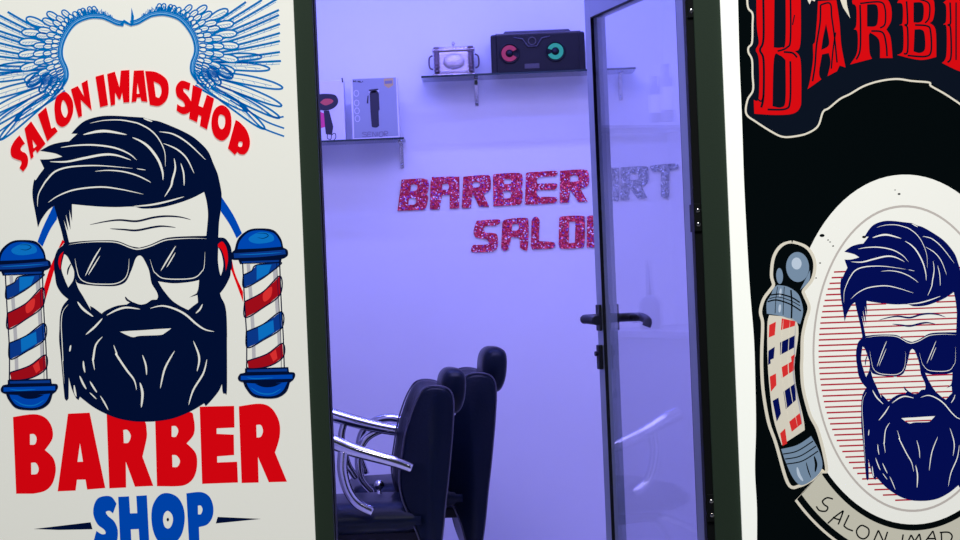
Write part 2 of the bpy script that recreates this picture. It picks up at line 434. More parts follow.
t = Art(LY)
for L in [["C 118,272! 85,310 65,355 72,400 105,418 125,425 130,440 118,468! 140,490! 165,455 170,410 155,380 135,370 125,355 135,335 152,322!"],
 ["C 148,232! 188,188! 275,322! 225,378! 215,360! 200,375! 203,402! 186,415!", "C 196,300! 222,336! 203,350!"],
 ["C 228,148! 278,103! 310,232! 330,222! 348,248! 285,308!"],
 ["C 350,30 395,12 435,60 440,130 415,195 375,222 340,195 328,120 332,65", "C 378,62 398,85 408,130 395,165 378,150 368,110"],
 ["Z 213,268! 234,258! 253,290! 245,250! 263,240! 276,332! 243,300! 247,348! 236,353!"], ["Z 287,230! 312,223! 325,316! 301,322!"],
 ["Z 322,222! 345,215! 359,262! 363,212! 389,210! 389,307! 371,308! 367,278! 362,298! 356,298! 346,278! 346,314! 333,318!"],
 ["Z 402,212! 432,211! 443,306! 425,304! 422,293! 412,293! 409,305! 395,307!", "Z 413,250! 419,281! 411,282!"],
 ["Z 436,213! 470,217 500,238 507,270 500,300 478,318 450,315!", "Z 462,245! 480,255 485,275 478,293 468,290!"],
 ["Z 572,250! 545,242 528,262 532,290 550,305 555,318 545,320 532,312! 530,332! 550,343 570,335 575,310 565,290 552,275 552,266 568,272!"],
 ["D 318,-30! 375,-5! 352,95! 378,105! 402,28! 446,52! 403,238! 360,215! 368,158! 352,150! 343,195! 295,172!"],
 ["D 500,92 540,130 550,200 535,270 495,305 450,280 430,220 435,150 460,105", "D 490,148 510,165 510,210 495,235 478,225 470,190 475,155"],
 ["D 575,180! 600,195 640,240 660,300 655,350 630,385 600,385 585,372! 570,390! 528,350!", "D 600,310 615,315 610,340 592,338 592,318"]]:
    t = Art(LY); t.fill(M['red'], 18, *L); t.build('arched_letter', lroot)
t = Art(LY)
for L in [["K 78,72! 200,55 270,75 310,130 315,200 270,270! 320,320 335,390 315,470 270,515 200,532! 97,532!", "K 180,175! 205,175 220,200 210,235 180,238!", "K 187,347! 215,347 232,380 222,412 188,417!"],
 ["K 408,52! 538,46! 632,498! 523,507! 513,447! 462,448! 454,513! 346,518!", "K 480,230! 498,340! 465,341!"],
 ["K 640,55! 820,60 870,100 880,150 880,200 855,310! 920,485! 810,490! 755,340! 757,495! 656,500!", "K 740,150! 765,150 785,185 770,225 743,228!"],
 ["L 90,50! 290,40 322,80 325,170 280,230! 335,290 342,370 320,440 270,480 200,488! 102,487!", "L 190,127! 215,127 230,155 215,190 190,190!", "L 193,300! 220,303 240,335 225,370 195,372!"],
 ["L 358,10! 565,5! 567,135! 460,140! 460,173! 563,178! 565,300! 463,308! 464,345! 583,340! 588,465! 373,473!"],
 ["L 593,8! 720,-8 790,20 835,100 838,190 810,285! 882,460! 773,463! 708,312! 712,465! 610,468!", "L 698,120! 725,120 738,155 725,190 700,195!"]]:
    t = Art(LY); t.fill(M['red'], 2, *L); t.build('large_letter', lroot)
t = Art(LY)
for L in [["M 745,260! 718,335! 690,315 663,325 680,355 730,400 755,470 745,560 700,600 620,600 565,560! 590,470! 630,495 660,490 650,460 600,420 568,350 570,280 600,220 660,200 710,210"],
 ["M 758,207! 842,203! 850,335! 905,333! 898,200! N 53,195! 73,590! 0,590! -10,455! M 855,458! 862,595! 775,598!"],
 ["N 215,178 290,210 335,290 345,390 320,500 260,570 215,582 150,560 105,480 88,370 100,270 150,195", "N 215,315 245,340 255,385 240,435 215,452 190,435 178,385 188,335"],
 ["N 358,180! 470,170 535,205 565,280 560,360 520,420 455,440! 460,590! 380,590!", "N 447,275! 470,275 483,305 470,340 448,342!"]]:
    t = Art(LY); t.fill(M['blue'], 2, *L); o = t.build('small_letter', lroot)
t = Art(LY); t.fill(M['navy'], 3, "N 215,368 225,382 215,397 205,382"); tag(t.build('dot', lroot), 'navy dot inside the letter O')
t = Art(LY); t.fill(M['navy'], 2, "M 105,455! 545,403! 560,457! 300,462!"); t.build('spike_ornament', lroot)
t = Art(LY); t.fill(M['navy'], 2, "N 600,362! 935,377! 585,412!"); t.build('spike_ornament', lroot)
t = Art(LY); t.fill(M['blue'], 2, "E 320,155! 345,165! 342,235! 300,300 255,400! 225,370! 260,280"); t.build('blue_ribbon', lroot); t = Art(LY); t.fill(M['blue'], 2, "F 485,95! 560,210 612,320! 580,350! 540,270 485,188!"); t.build('blue_ribbon', lroot); t = Art(LY)
t.fill(M['red'], 2, "E 345,430! 325,470 295,540 G 262,110! 268,195! 325,0! E 335,500"); t.build('red_ribbon', lroot); t = Art(LY); t.fill(M['red'], 2, "F 550,470! 545,540! H 548,0! 620,195! 618,130! 570,20")
t.build('red_ribbon', lroot)
pr = portrait(lroot, LY, M['navy'], M['white'], lay=4)
t = Art(LY); t.fill(M['red'], 6, "E 375,358! 388,372! 370,395 352,408!"); t.build('ear_accent', pr); t = Art(LY); t.fill(M['red'], 6, "E 382,428! 358,455 350,500 362,540! 368,480"); t.build('ear_accent', pr); t = Art(LY)
t.fill(M['red'], 6, "F 468,385! 495,370 520,410 528,480 515,545! 510,480 490,420 468,402!"); t.build('ear_accent', pr)
def printed_pole(dx, dy):
    q = Art(LY, xf=lambda x, y: (x+dx, y+dy))
    sh = "F 610,500! 838,495! H 850,120! 865,400! J 868,175! 640,175! H 640,400! 618,120!"
    q.fill(M['white'], 3, sh)
    for a, wd in [("F 616,500 H 628,200 640,400 J 640,170", 5), ("F 838,495 H 848,200 860,400 J 866,170", 5), ("F 820,500 H 830,150 845,400 J 848,170", 2.5)]: q.line(M['navy'], 6, a, wd/6*1.5, 'none')
    for a in ["F 650,505 H 668,200 680,400 J 684,120", "F 805,500 H 818,150 835,400 J 838,100"]: q.line(M['grey'], 4, a, 22/6, 'none')
    for m, a in [('poleblue', "H 620,30! 670,5! F 700,510! 838,495! 838,510! H 790,10 720,60 625,105!"), ('dred', "H 628,190! 740,130 840,35! 842,145! 740,225 632,285!"),
                 ('poleblue', "H 638,370! 740,325 848,250! 852,345! 740,420 645,465!"), ('dred', "J 645,125! 760,85 855,20! 860,100! 770,158 650,170!")]:
        q.fill(M[m], 5, a); P = parse(a); q.line(M['navy'], 6, [(x, y, 0) for x, y, c in P] + [P[0]], 1.3, 'none')
    q.fill(M['polelight'], 6, "F 700,512! 790,508! H 770,20! 700,60!"); q.fill(M['polelight'], 6, "H 708,345! 800,300! 805,370! 712,425!")
    q.fill(M['polered'], 6, "H 740,140 790,100 785,160 745,190"); q.fill(M['polered'], 6, "J 780,85! 815,55! 825,110! 800,130!")
    r = q.build('barber_pole_drawing', lroot)
    q = Art(LY, xf=lambda x, y: (x+dx, y+dy))
    q.fill(M['navy'], 3, "F 567,420! 590,350 650,300 720,290 800,300 845,350 860,405! 885,420 888,450 870,468! 850,475! 845,498! 600,505! 590,480! 555,478 545,455 552,432!")
    q.fill(M['blue'], 4, "F 585,415! 600,365 650,315 720,302 800,318 838,365 848,400! 720,410"); q.fill(M['poleblue'], 4, "F 562,440! 720,430 870,418! 875,445! 720,462 565,468!")
    q.fill(M['polelight'], 5, "F 655,345 720,312 790,325 800,365 720,382 665,372"); q.fill(M['poleblue'], 4, "F 610,488! 835,480! 832,492! 612,498!")
    q.line(M['navy'], 6, "F 700,320 750,320 770,335 740,350 705,345", .7); q.line(M['polelight'], 6, "F 590,450 720,444 850,435", .9)
    q.build('pole_cap', r)
    q = Art(LY, xf=lambda x, y: (x+dx, y+dy))
    q.fill(M['navy'], 7, "J 630,170! 890,162! 895,192! 925,195 932,215 920,240! 900,255! 880,310 830,345 760,352 680,340 635,290 620,255! 595,245 587,225 600,202! 630,195!")
    q.fill(M['poleblue'], 8, "J 642,178! 882,172! 884,188! 644,192!"); q.fill(M['blue'], 8, "J 605,215! 915,207! 915,232! 605,240!")
    q.fill(M['blue'], 8, "J 640,258! 760,262 885,252! 860,300 820,330 760,338 690,325 655,290"); q.fill(M['navy'], 9, "J 690,262! 850,258! 800,280 740,282")
    q.line(M['polelight'], 9, "J 665,285 720,318 790,322 850,290", 1.3); q.line(M['polelight'], 9, "J 640,225 700,232 800,226", 1.1)
    q.build('pole_foot', r)
printed_pole(0, 0); printed_pole(-237.2, 11.6)
# ------------------------------------------------------------------ right banner
rroot = tag(empty('banner_sign', (world(910, 270, 0).x, 0, 0)), 'black barber banner with red lettering and oval bearded portrait, right of the doorway', 'sign')
xa = world(731.4, 270, LY).x; xb = world(1110, 270, LY).x
boxobj('banner_panel', (xa, xb, LY, .05, .12, 2.5), M['white_bright'], rroot)
t = Art(LY)
t.fill(M['black'], 1, "p 736.5,-60! 738,0 739.5,60 742,120 744,180 747,240 750,290 754,340 755.5,390 756,430 755,470 757,510 757,560 758,650! 1078,650! 1055,-60!")
t.build('black_print', rroot)
t = Art(LY)
t.fill(M['black2'], 2, "Q 105,-80! 110,0 115,35 130,55 128,180 112,190 120,225 130,240 132,360 108,400 105,455 145,490 215,535 p 784,137 797,135.5 808,133 818,126 823,112 840,99 864,86 897,79 929,82.5 960,104 975,115 985,132 1010,135 1040,120 1045,60 1035,-20!")
t.build('title_backing', rroot)
t = Art(LY)
t.line(M['cream'], 3, "Q 105,-60 108,-20 112,30 130,55 130,100 128,170 114,190 114,210 128,240 130,300 132,360 110,400 105,455 145,488 215,532 p 784,137 797,136 808,133 818,126 823,112 829,108 840,99 850,94 864,86 880,81 897,79 912,81 929,82.5 931,86 945,94 960,104 975,115 985,132 1010,135 1040,120 1045,60 1035,-20", 1.9, 'none')
t.build('title_outline', rroot)
def title_letter(fill, *lines):
    a = Art(LY); a.fill(M['brightred'], 4, *fill)
    for q, wd in lines: a.line(M['black2'], 5, q, wd*1.45, 'none')
    a.build('title_letter', rroot)
title_letter(["Q 145,-60! 147,100 155,170 143,200 155,240 155,390 135,400! 137,455! 220,460 290,455 320,430 325,380 322,240 300,205! 322,170 322,-60!", "Q 218,-55! 262,-55! 262,165 245,190 215,190!", "Q 216,232 240,222 262,240! 262,400 245,430 210,425!"],
 ("Q 172,-60 174,150 160,200 174,240 174,380 165,430", 1.5), ("Q 281,-60 282,150 268,190 230,205", 1.2), ("Q 281,245 282,300 280,405 262,436 190,438", 1.3), ("Q 255,208 290,212 308,230", 1.3), ("Q 298,60 290,100", .8), ("Q 150,395 165,405 175,380", 1.0))
title_letter(["Q 392,5! 465,0! 478,90 485,180 502,270! 478,262! 468,285! 430,305! 442,250 435,212! 408,218! 396,290 405,318! 350,357! 360,320 372,240 372,180 380,165 388,80!", "Q 424,95! 436,160 432,185 405,200! 412,150"],
 ("Q 402,20 400,90 386,180 380,260 370,325", 1.2), ("Q 402,20 440,14 447,70 458,150 468,250", 1.1), ("Q 462,130 452,200 445,275", 1.0))
title_letter(["Q 530,15! 540,-5 650,-8 682,20 685,80 665,118! 682,150 690,232! 640,232! 636,160 600,130! 595,140! 598,210 608,235! 520,258! 548,210 550,130 535,118! 545,100 545,30", "Q 588,18! 622,18 632,40 630,90 618,106 588,106!"],
 ("Q 560,20 562,110 560,200 545,238", 1.2), ("Q 560,14 640,8 660,35 660,95 640,112", 1.1), ("Q 605,124 650,130 664,175 668,225", 1.2))
title_letter(["Q 708,12! 730,-5 840,-8 858,30 852,78 838,92! 862,120 865,228! 800,240 708,220! 732,200 732,110 718,100 730,90 730,20", "Q 774,10! 805,10 815,30 812,75 798,90 774,90!", "Q 778,118! 805,118 818,135 820,195 800,212 774,206!"],
 ("Q 746,5 750,90 740,100 750,115 750,205 735,215", 1.2), ("Q 780,100 828,104 842,125 844,205 820,226 750,222", 1.2), ("Q 800,-2 836,15 836,70 820,92", 1.1))
title_letter(["Q 893,10! 915,-8! 1010,-8! 1010,60! 965,60! 962,120! 1000,120! 1000,160! 962,160! 965,225! 1015,240! 1010,300! 950,282 888,252! 905,222 906,110 893,98 904,85 904,25"],
 ("Q 920,10 922,90 912,100 922,115 924,225 910,250", 1.2), ("Q 944,10 944,240", 1.0))
title_letter(["Q 1050,0! 1130,-5 1155,20 1155,100 1135,130! 1170,270! 1120,280! 1098,160! 1095,300! 1048,300!", "Q 1090,30! 1112,35 1112,95 1090,100!"])
t = Art(LY); t.fill(M['cream'], 4, "Q 470,-30! 503,-30! 508,20! 521,74! 492,30!"); t.build('scissor_tip', rroot); t = Art(LY); t.fill(M['cream'], 4, "Q 345,-10! 385,-10! 378,6! 366,0! 358,18!"); t.build('scissor_tip', rroot)
# oval badge
OC = (909, 349.5)
t = Art(LY)
def ringseg(rx0, ry0, rx1, ry1, a0, a1, m, L):
    A_ = ellipse(*OC, rx0, ry0, 60, a0, a1); B_ = ellipse(*OC, rx1, ry1, 60, a0, a1)
    for i in range(len(A_)-1): t.add([[A_[i], A_[i+1], B_[i+1], B_[i]]], m, L)
B0, B1 = math.radians(42), math.radians(138)
ringseg(100, 150, 162, 219, B0, B1, M['cream'], 2); ringseg(100, 150, 159, 216.5, B0, B1, M['black'], 3); ringseg(100, 150, 152.5, 210, B0, B1, M['tan'], 4)
ringseg(100, 150, 124, 181, B0, B1, M['black'], 5)
t.add(ellipse(*OC, 119, 175, 96), M['oval_white'], 6)
t.build('oval_badge', rroot)
t = Art(LY)
A_ = ellipse(908.5, 358.5, 96, 153.5, 96); B_ = ellipse(908.5, 358.5, 94, 151.2, 96)
for i in range(96): t.add([[A_[i], A_[(i+1) % 96], B_[(i+1) % 96], B_[i]]], M['ring'], 7)
t.build('badge_ring', rroot); t = Art(LY)
for x, y, r in [(822, 235.5, 2), (828, 240, .7), (830, 242, .7), (833, 246, .8), (864, 237, 1.6), (820, 263, .8), (895, 190, .6), (899, 194, 1.2), (816, 278, .7), (938, 252, .7)]:
    t.add(ellipse(x, y, r*1.3, r*.8, 10), M['black'], 7)
tag(t.build('ink_specks', rroot), kind='stuff')
# affine fit: same drawing, narrower
src = [(38,227),(40,150),(120,331.5),(171,328.5),(150,421),(137.5,247.5),(140,304),(113,116),(88,283),(62,243),(207.5,213),(207.5,213),(213.3,163.3)]
dst = [(845.5,321),(843.5,251.5),(901,417),(936,415.5),(917,500),(912.5,342.5),(913,395),(885,221),(884.6,373),(861.7,335.8),(958,313),(958,313),(959,263)]
def solve3(Am, bv):
    m_ = Matrix(Am); return m_.inverted() @ Vector(bv)
def fit(vals):
    Am = [[0]*3 for _ in range(3)]; bv = [0]*3
    for (x, y), v in zip(src, vals):
        r = (x, y, 1)
        for i in range(3):
            bv[i] += r[i]*v
            for j in range(3): Am[i][j] += r[i]*r[j]
    return solve3(Am, bv)
ax_, ay_ = fit([d[0] for d in dst]), fit([d[1] for d in dst])
XF = lambda x, y: (ax_[0]*x + ax_[1]*y + ax_[2], ay_[0]*x + ay_[1]*y + ay_[2])
def spans(poly, x0, y0, sl):
    """x-ranges where the line y = y0 + sl (x - x0) lies inside poly"""
    xs = []
    for (ax, ay), (bx, by) in zip(poly, poly[1:]+poly[:1]):
        fa = ay - (y0 + sl*(ax-x0)); fb = by - (y0 + sl*(bx-x0))
        if (fa > 0) != (fb > 0): xs.append(ax + (bx-ax)*fa/(fa-fb))
    xs.sort(); return list(zip(xs[::2], xs[1::2]))
INNER = ellipse(908.5, 358, 90, 145, 96); SL = -.036
def hlines(a, poly, L, wd=1.0, top=0):
    for k in range(43):
        y0 = 272 + k*5.62
        for xa, xb in spans(poly, 834, y0, SL):
            if xb-xa < .4: continue
            ya, yb = y0+SL*(xa-834), y0+SL*(xb-834); h = wd/2
            a.items.append(([[(xa, ya-h), (xb, yb-h), (xb, yb+h), (xa, ya+h)]], M['linered'], L, 0))
t = Art(LY); hlines(t, INNER, 7, 1.5); t.build('hatching', rroot)
def facehatch(a, L):
    for q in FACE[:4] + FACE[5:]:
        hlines(a, [XF(*p) for p in closed(q)], L, 1.35)
portrait(rroot, LY, M['navy2'], M['oval_white'], xf=XF, lay=8, lines=facehatch, hw=.72)
# printed pole
BODY = "T 115,270! 280,310 275,500 V 265,0 275,150 320,350 328,420! 190,510! 140,350 115,150 105,0 T 103,400 105,310"
FOOT = "p 781,449! 797,445 811,436! 819.5,452 822,468 812,480 801,485 793,478 786,463"
COLLAR = "T 165,90! 225,100 280,135 305,180 318,250 300,325! 200,280 100,262! 100,195 125,150 140,110"
OUT = "p 792,243.5 806,249 813,262 811,278 802,290 T 320,160 345,225 325,300 305,400 302,520 V 300,60 310,180 350,330 395,420 p 822,452 825,470 X 290,90 245,135 185,165 p 789,482 V 165,500 120,370 90,200 80,60 T 80,480 85,320 72,250 90,180 125,130 150,90 p 773,275 775,258 782,247"
t = Art(LY)
P = parse(OUT); t.line(M['cream'], 8, P + [P[0]], 6.4, 'none'); t.fill(M['black'], 9, OUT)
r = t.build('badge_pole_drawing', rroot)
t = Art(LY); t.add(ellipse(797.5, 267, 11.5, 15, 32), M['steelink'], 10).add(ellipse(796.5, 263.5, 5, 6, 24), M['steellight'], 11).add(ellipse(779.5, 276, 3.4, 8, 20), M['steelink'], 10)
t.fill(M['steelink'], 10, "p 806,278! 810,270! 809,281 800,290!"); t.build('pole_ball', r)
def foot_lines(a):
    for q, wd in [("T 105,190 160,180 240,205 305,245", 1.4), ("T 125,150 180,145 250,165 298,195", 1.4), ("T 115,172 170,162 245,185 300,215", .8), ("T 165,100 155,170 150,260", .7), ("T 205,100 200,200 198,270", .7), ("T 245,120 250,200 248,290", 1.6)]: a.line(M['black'], 11, q, wd, 'none')
t = Art(LY); t.fill(M['steelink'], 10, COLLAR); foot_lines(t); t.line(M['steellight'], 11, "T 185,110 178,160", 2.4); t.line(M['steellight'], 11, "T 180,205 176,255", 2.6); t.build('pole_collar', r)
t = Art(LY); t.fill(M['cream'], 10, BODY)
for m, q in [('polered', "T 115,330! 155,310! 148,390! 112,405!"), ('polered', "T 190,290! 272,308! 268,335! 185,360!"), ('navy2', "T 110,485! 148,460! 142,530! 108,545!"), ('navy2', "T 180,435! 268,392! 264,465! 180,510!"),
             ('polered', "T 245,520! 268,505! V 265,10! 250,20!"), ('polered', "V 185,45! 265,0! 265,60! 190,110!"), ('polered', "V 118,100! 155,80! 158,150! 125,190!"), ('navy2', "V 200,190! 270,140! 275,240! 215,295!"), ('navy2', "V 135,245! 170,225! 185,320! 160,370!"),
             ('polered', "V 235,370! 298,318! 312,380! 250,430!"), ('polered', "V 180,440! 210,410! 222,500! 195,515!"), ('navy2', "V 108,0! 122,0! 124,20! 108,30!")]: t.fill(M[m], 11, q)
t.line(M['grey'], 11, "T 272,320 265,530 V 262,100 300,300 312,400", 1.6); t.line(M['cream'], 12, "T 200,290 185,530 V 200,150 240,420", 1.0); t.line(M['cream'], 12, "T 240,300 228,530 V 240,160 285,400", .8)
t.build('pole_body', r)
t = Art(LY); t.fill(M['steelink'], 10, FOOT)
for q in ["p 783,454 797,451 813,441", "p 785,459 800,456 816,446", "p 786,464 802,461 818,451"]: t.line(M['black'], 11, q, 1.1, 'none')
t.line(M['steellight'], 11, "p 797,467 799,475 803,481", 3); t.line(M['black'], 11, "p 806,462 808,470 811,478", 1.2); t.line(M['black'], 11, "p 814,456 816,464 815,472", 2.5)
t.build('pole_foot', r)

for L in [["X 350,235 322,229 300,245 308,262 325,275 315,293 285,290 270,270"], ["X 325,352 362,318 400,291", "X 400,291 390,320 375,357", "X 350,322 365,330 388,335"], ["X 427,312 402,364", "X 402,364 420,378 446,388"],
          ["X 492,361 520,378 520,408 498,426 472,415 463,388 478,366 492,361"], ["X 545,438 568,385", "X 568,385 595,445", "X 595,445 612,392"], ["X 687,405 680,450"], ["X 705,450 725,407", "X 725,407 742,438", "X 742,438 765,402", "X 765,402 775,450"],
          ["X 785,450 830,388", "X 830,388 848,450", "X 800,425 842,425"], ["X 870,398 872,450", "X 862,396 905,395 922,415 905,445 872,450"]]:
    t = Art(LY)
    for q in L: t.line(M['black'], 6, q, 1.5, 'none')
    t.build('badge_letter', rroot)

# ------------------------------------------------------------------ shopfront frame and ground
def wx(px, py=270, Y=0): return world(px, py, Y).x
def struct(name, d, m, bev=0):
    o = boxobj(name, d, m, None, bev); return tag(o, kind='structure')
fl0, fl1 = wx(303.8), wx(323.6); fr0, fr1 = wx(703.5), wx(730.6)
struct('trim_1', (fl0, fl1, -.012, .075, 0, 2.6), M['frame'], .003)
struct('trim_2', (fr0, fr1, -.012, .055, 0, 2.6), M['frame'], .003)
struct('trim_3', (fl1, fr0, -.012, .075, 2.16, 2.6), M['frame'])
struct('trim_4', (fl1, fl1+.003, .01, .07, .02, 2.16), M['rubber'])
struct('trim_5', (world(695.9, 270, .0).x, fr0, -.004, .055, .02, 2.16), M['rubber'])
struct('wall_front', (-2.0, fl0, .05, .12, 0, 2.9), M['wall']); struct('wall_front', (fr1, 2.4, .05, .12, 0, 2.9), M['wall']); struct('wall_front', (fl0, fr1, .08, .12, 2.3, 2.9), M['wall'])
struct('ground', (-6, 6, -9, .12, -.06, 0), M['ground'])
struct('floor', (-1.7, 1.5, .12, 3.6, -.06, 0), M['floor'])
BW = 3.5
struct('wall_back', (-1.7, 1.5, BW, BW+.1, 0, 2.9), M['wall'])
struct('wall_left', (-1.7, -1.6, .12, BW, 0, 2.9), M['wall']); struct('wall_right', (1.4, 1.5, .12, BW, 0, 2.9), M['wall'])
struct('ceiling', (-1.7, 1.5, .12, BW, 2.8, 2.9), M['wall'])
# ------------------------------------------------------------------ the open glass door
TH = math.radians(13.8)
HX, HY = world(695.6, 270, .08).x + .044*math.cos(TH), .08
door = tag(empty('glass_door', (HX, HY, 0), TH), 'glass door in a grey aluminium frame, opened inwards from the right jamb', 'door')
# local: +Y runs from the hinge to the free edge; -X faces the viewer's left
DW, DH = .85, 2.092; TK = .044; ST_W = .07; ZT = 2.006
def dbox(name, d, m, bev=0, parent=door): return boxobj(name, d, m, parent, bev, local=True)
dbox('hinge_stile', (-TK, 0, 0, ST_W, .02, DH), M['alu'], .002)
dbox('free_stile', (-TK, 0, DW-.055, DW, .02, DH), M['alu'], .002)
dbox('top_rail', (-TK, 0, ST_W, DW-.055, ZT, DH), M['alu'])
dbox('bottom_rail', (-TK, 0, ST_W, DW-.055, .02, .16), M['alu'])
dbox('pane', (-.035, -.029, ST_W, DW-.055, .16, ZT), M['doorglass'])
bm = bmesh.new()
for d in [(-.0445, -.0355, DW-.059, DW-.0552, .16, ZT), (-.043, -.0355, ST_W, ST_W+.004, .16, ZT), (-.0445, -.0355, ST_W, DW-.055, ZT-.004, ZT-.0002), (-.043, -.0355, ST_W, DW-.055, .16, .164)]: box(bm, *d)
link_bm('gasket', bm, M['rubber'], door, local=True)
hz = world(604, 318, HY+.82).z
bm = bmesh.new()
yc = DW-.03
box(bm, -TK-.008, -TK, yc-.018, yc+.018, hz-.035, hz+.04, bev=.003)
tube(bm, smooth3([(-TK, yc, hz), (-TK-.035, yc, hz), (-TK-.05, yc-.012, hz), (-TK-.052, yc-.05, hz+.001), (-TK-.046, yc-.12, hz-.002)], 5), .0135, 12)
link_bm('handle', bm, M['plastic'], door, local=True)
bm = bmesh.new()
box(bm, 0, .008, yc-.018, yc+.018, hz-.035, hz+.04, bev=.003)
tube(bm, smooth3([(0, yc, hz), (.04, yc, hz), (.055, yc-.014, hz), (.06, yc-.06, hz), (.056, yc-.125, hz-.01), (.05, yc-.13, hz-.025)], 5), .0125, 12)
link_bm('handle', bm, M['plastic'], door, local=True)
bm = bmesh.new(); box(bm, -TK-.012, -TK, yc-.014, yc+.014, hz-.145, hz-.075, bev=.003); tube(bm, [(-TK-.02, yc, hz-.10), (-TK, yc, hz-.10)], .007)
link_bm('lock_cylinder', bm, M['plastic'], door, local=True)
def hinge(z, px, py):
    inv = (Matrix.Translation(Vector((HX, HY, 0))) @ Matrix.Rotation(TH, 4, 'Z')).inverted()
    c = world(px, py, -.004)
    bm = bmesh.new(); box(bm, c.x-.009, c.x+.009, -.010, -.0045, c.z-.034, c.z+.034, bev=.002); box(bm, c.x-.009, c.x-.004, -.006, .09, c.z-.034, c.z+.034)
    bm.transform(inv); h = link_bm('hinge', bm, M['rubber'], door, local=True)
    for dz in (.017, -.017):
        bm = bmesh.new(); ball(bm, (c.x+.001, -.011, c.z+dz), (.0052, .002, .0052), 12); bm.transform(inv); link_bm('screw', bm, M['chrome'], h, local=True)
hinge(0, 697.5, 217.5); hinge(0, 711, 508); hinge(0, 690.5, 4)
# ------------------------------------------------------------------ wall lettering
WLY = BW - .001
def wall_word(word, label, letters, m):
    c = world(*[sum(v)/2 for v in ((min(p[0] for p in closed(letters[0][0])), max(p[0] for p in closed(letters[-1][0]))), (200, 200))], WLY)
    r = tag(empty('wall_lettering', (c.x, WLY, c.z)), label, 'lettering', 'glitter words on the back wall')
    for L in letters:
        a = Art(WLY, step=0); a.add([closed(q) for q in L], m, 0, .005); a.build('letter', r)
wall_word('BARBER', 'red glitter word BARBER on the back wall above SALON', [
 ["O 70,118! 205,112 232,140 228,190 215,208! 230,225 215,288 195,300! 45,305!", "O 128,148! 160,150 165,170 150,185 122,187!", "O 116,230! 150,230 158,250 145,268 110,268!"],
 ["O 245,120 270,103! 400,100 416,120 415,290! 358,292! 358,210! 312,210! 298,295! 240,298!", "O 315,145! 345,143 355,160 345,178 313,178!"],
 ["O 440,100! 580,90 603,115 600,180 560,205! 595,280! 535,280! 495,200! 485,288! 430,290!", "O 498,135! 530,133 540,148 530,162 497,165!"],
 ["O 618,92! 640,83 770,78 795,100 792,160 780,175! 795,190 793,250 775,270! 620,278!", "O 685,115! 722,115 728,128 722,143 685,145!", "O 680,190! 718,188 725,208 718,228 680,230!"],
 ["P -25,90! -15,75 60,70 150,65 165,80 150,97! 60,103 40,120 45,142! 150,140 163,158 150,178! 50,182 40,200 55,222! 150,222 163,240 150,258! -15,268 -30,250!"],
 ["P 180,65! 320,57 350,80 352,140 330,165 300,170! 345,250! 290,252! 240,180! 233,255! 178,258!", "P 240,95! 280,93 290,110 280,128 240,130!"]], M['rg'])
wall_word('SALON', 'red glitter word SALON low on the back wall, its end behind the door edge', [
 ["a 435,318! 530,312 540,325 525,340! 475,343 466,358 475,373! 518,375 530,395 528,440 505,458! 420,460 410,445 420,427! 480,425 488,412 475,400! 430,392 422,360"],
 ["a 550,330! 565,313 650,305 668,325 665,440 650,450 630,440! 628,395! 590,392! 580,440 560,455 545,440!", "a 595,335! 620,333 625,350 615,362 592,362!"],
 ["a 682,320! 690,305 705,300 718,315! 715,410! 780,415 788,430 775,443! 685,448! 678,430!"],
 ["P 175,355! 195,338 310,335 328,360 325,510 300,528! 190,532 172,510!", "P 235,370! 272,370! 270,495! 232,500!"],
 ["P 342,340! 360,333! 400,333! 425,420! 425,333! 470,331! 470,520! 430,522! 392,420! 390,525! 340,525!"]], M['rg'])
wall_word('ART', 'silver glitter word ART on the back wall, seen through the door glass', [
 ["P 395,70! 420,52 520,47 533,70 533,235 510,242! 480,240! 480,165! 445,165! 445,242! 395,243!", "P 445,88! 480,86! 480,130! 445,132!"],
 ["P 545,45! 690,38 708,60 705,130 670,160! 705,230! 645,232! 598,165! 595,238! 543,240!", "P 600,80! 640,78 650,100 640,118 600,120!"],
 ["P 722,48! 735,32 870,22 892,38 880,55! 835,62! 833,215 810,228 785,218! 785,68! 735,70!"]], M['sg'])
# ------------------------------------------------------------------ glass shelves and what stands on them
def shelf(label, pxl, pxr, py, brs, depth=.2):
    pm = (pxl+pxr)/2; Yf = BW-depth
    zl = world(pm, py, Yf).z
    xl = world(pxl, py, Yf).x; xr = world(pxr, py, Yf).x
    r = tag(empty('glass_shelf', ((xl+xr)/2, BW-depth/2, zl)), label, 'shelf', 'glass wall shelves')
    boxobj('shelf_board', (xl, xr, Yf+.004, BW-.002, zl-.008, zl), M['shelfglass'], r)
    boxobj('shelf_edge', (xl, xr, Yf, Yf+.004, zl-.008, zl), M['edgeglass'], r)
    for b in brs:
        xb = world(b, py, BW-.02).x; bm = bmesh.new()
        box(bm, xb-.008, xb+.008, BW-.008, BW-.0005, zl-.115, zl-.0085, bev=.002); box(bm, xb-.009, xb+.009, BW-.12, BW-.004, zl-.018, zl-.0085, bev=.002)
        ball(bm, (xb, BW-.01, zl-.10), .005, 10)
        link_bm('bracket', bm, M['chrome'], r)
    return zl, xl, xr
zB, _, _ = shelf('upper glass shelf carrying the silver box and the black speaker', 421, 636, 71.5, (475.5, 620))
zA, _, _ = shelf('lower glass shelf at the left carrying the hair tool cartons', 262, 404, 140, (401, 300))
SY = BW-.14
def at(px, Y): return world(px, 75, Y).x
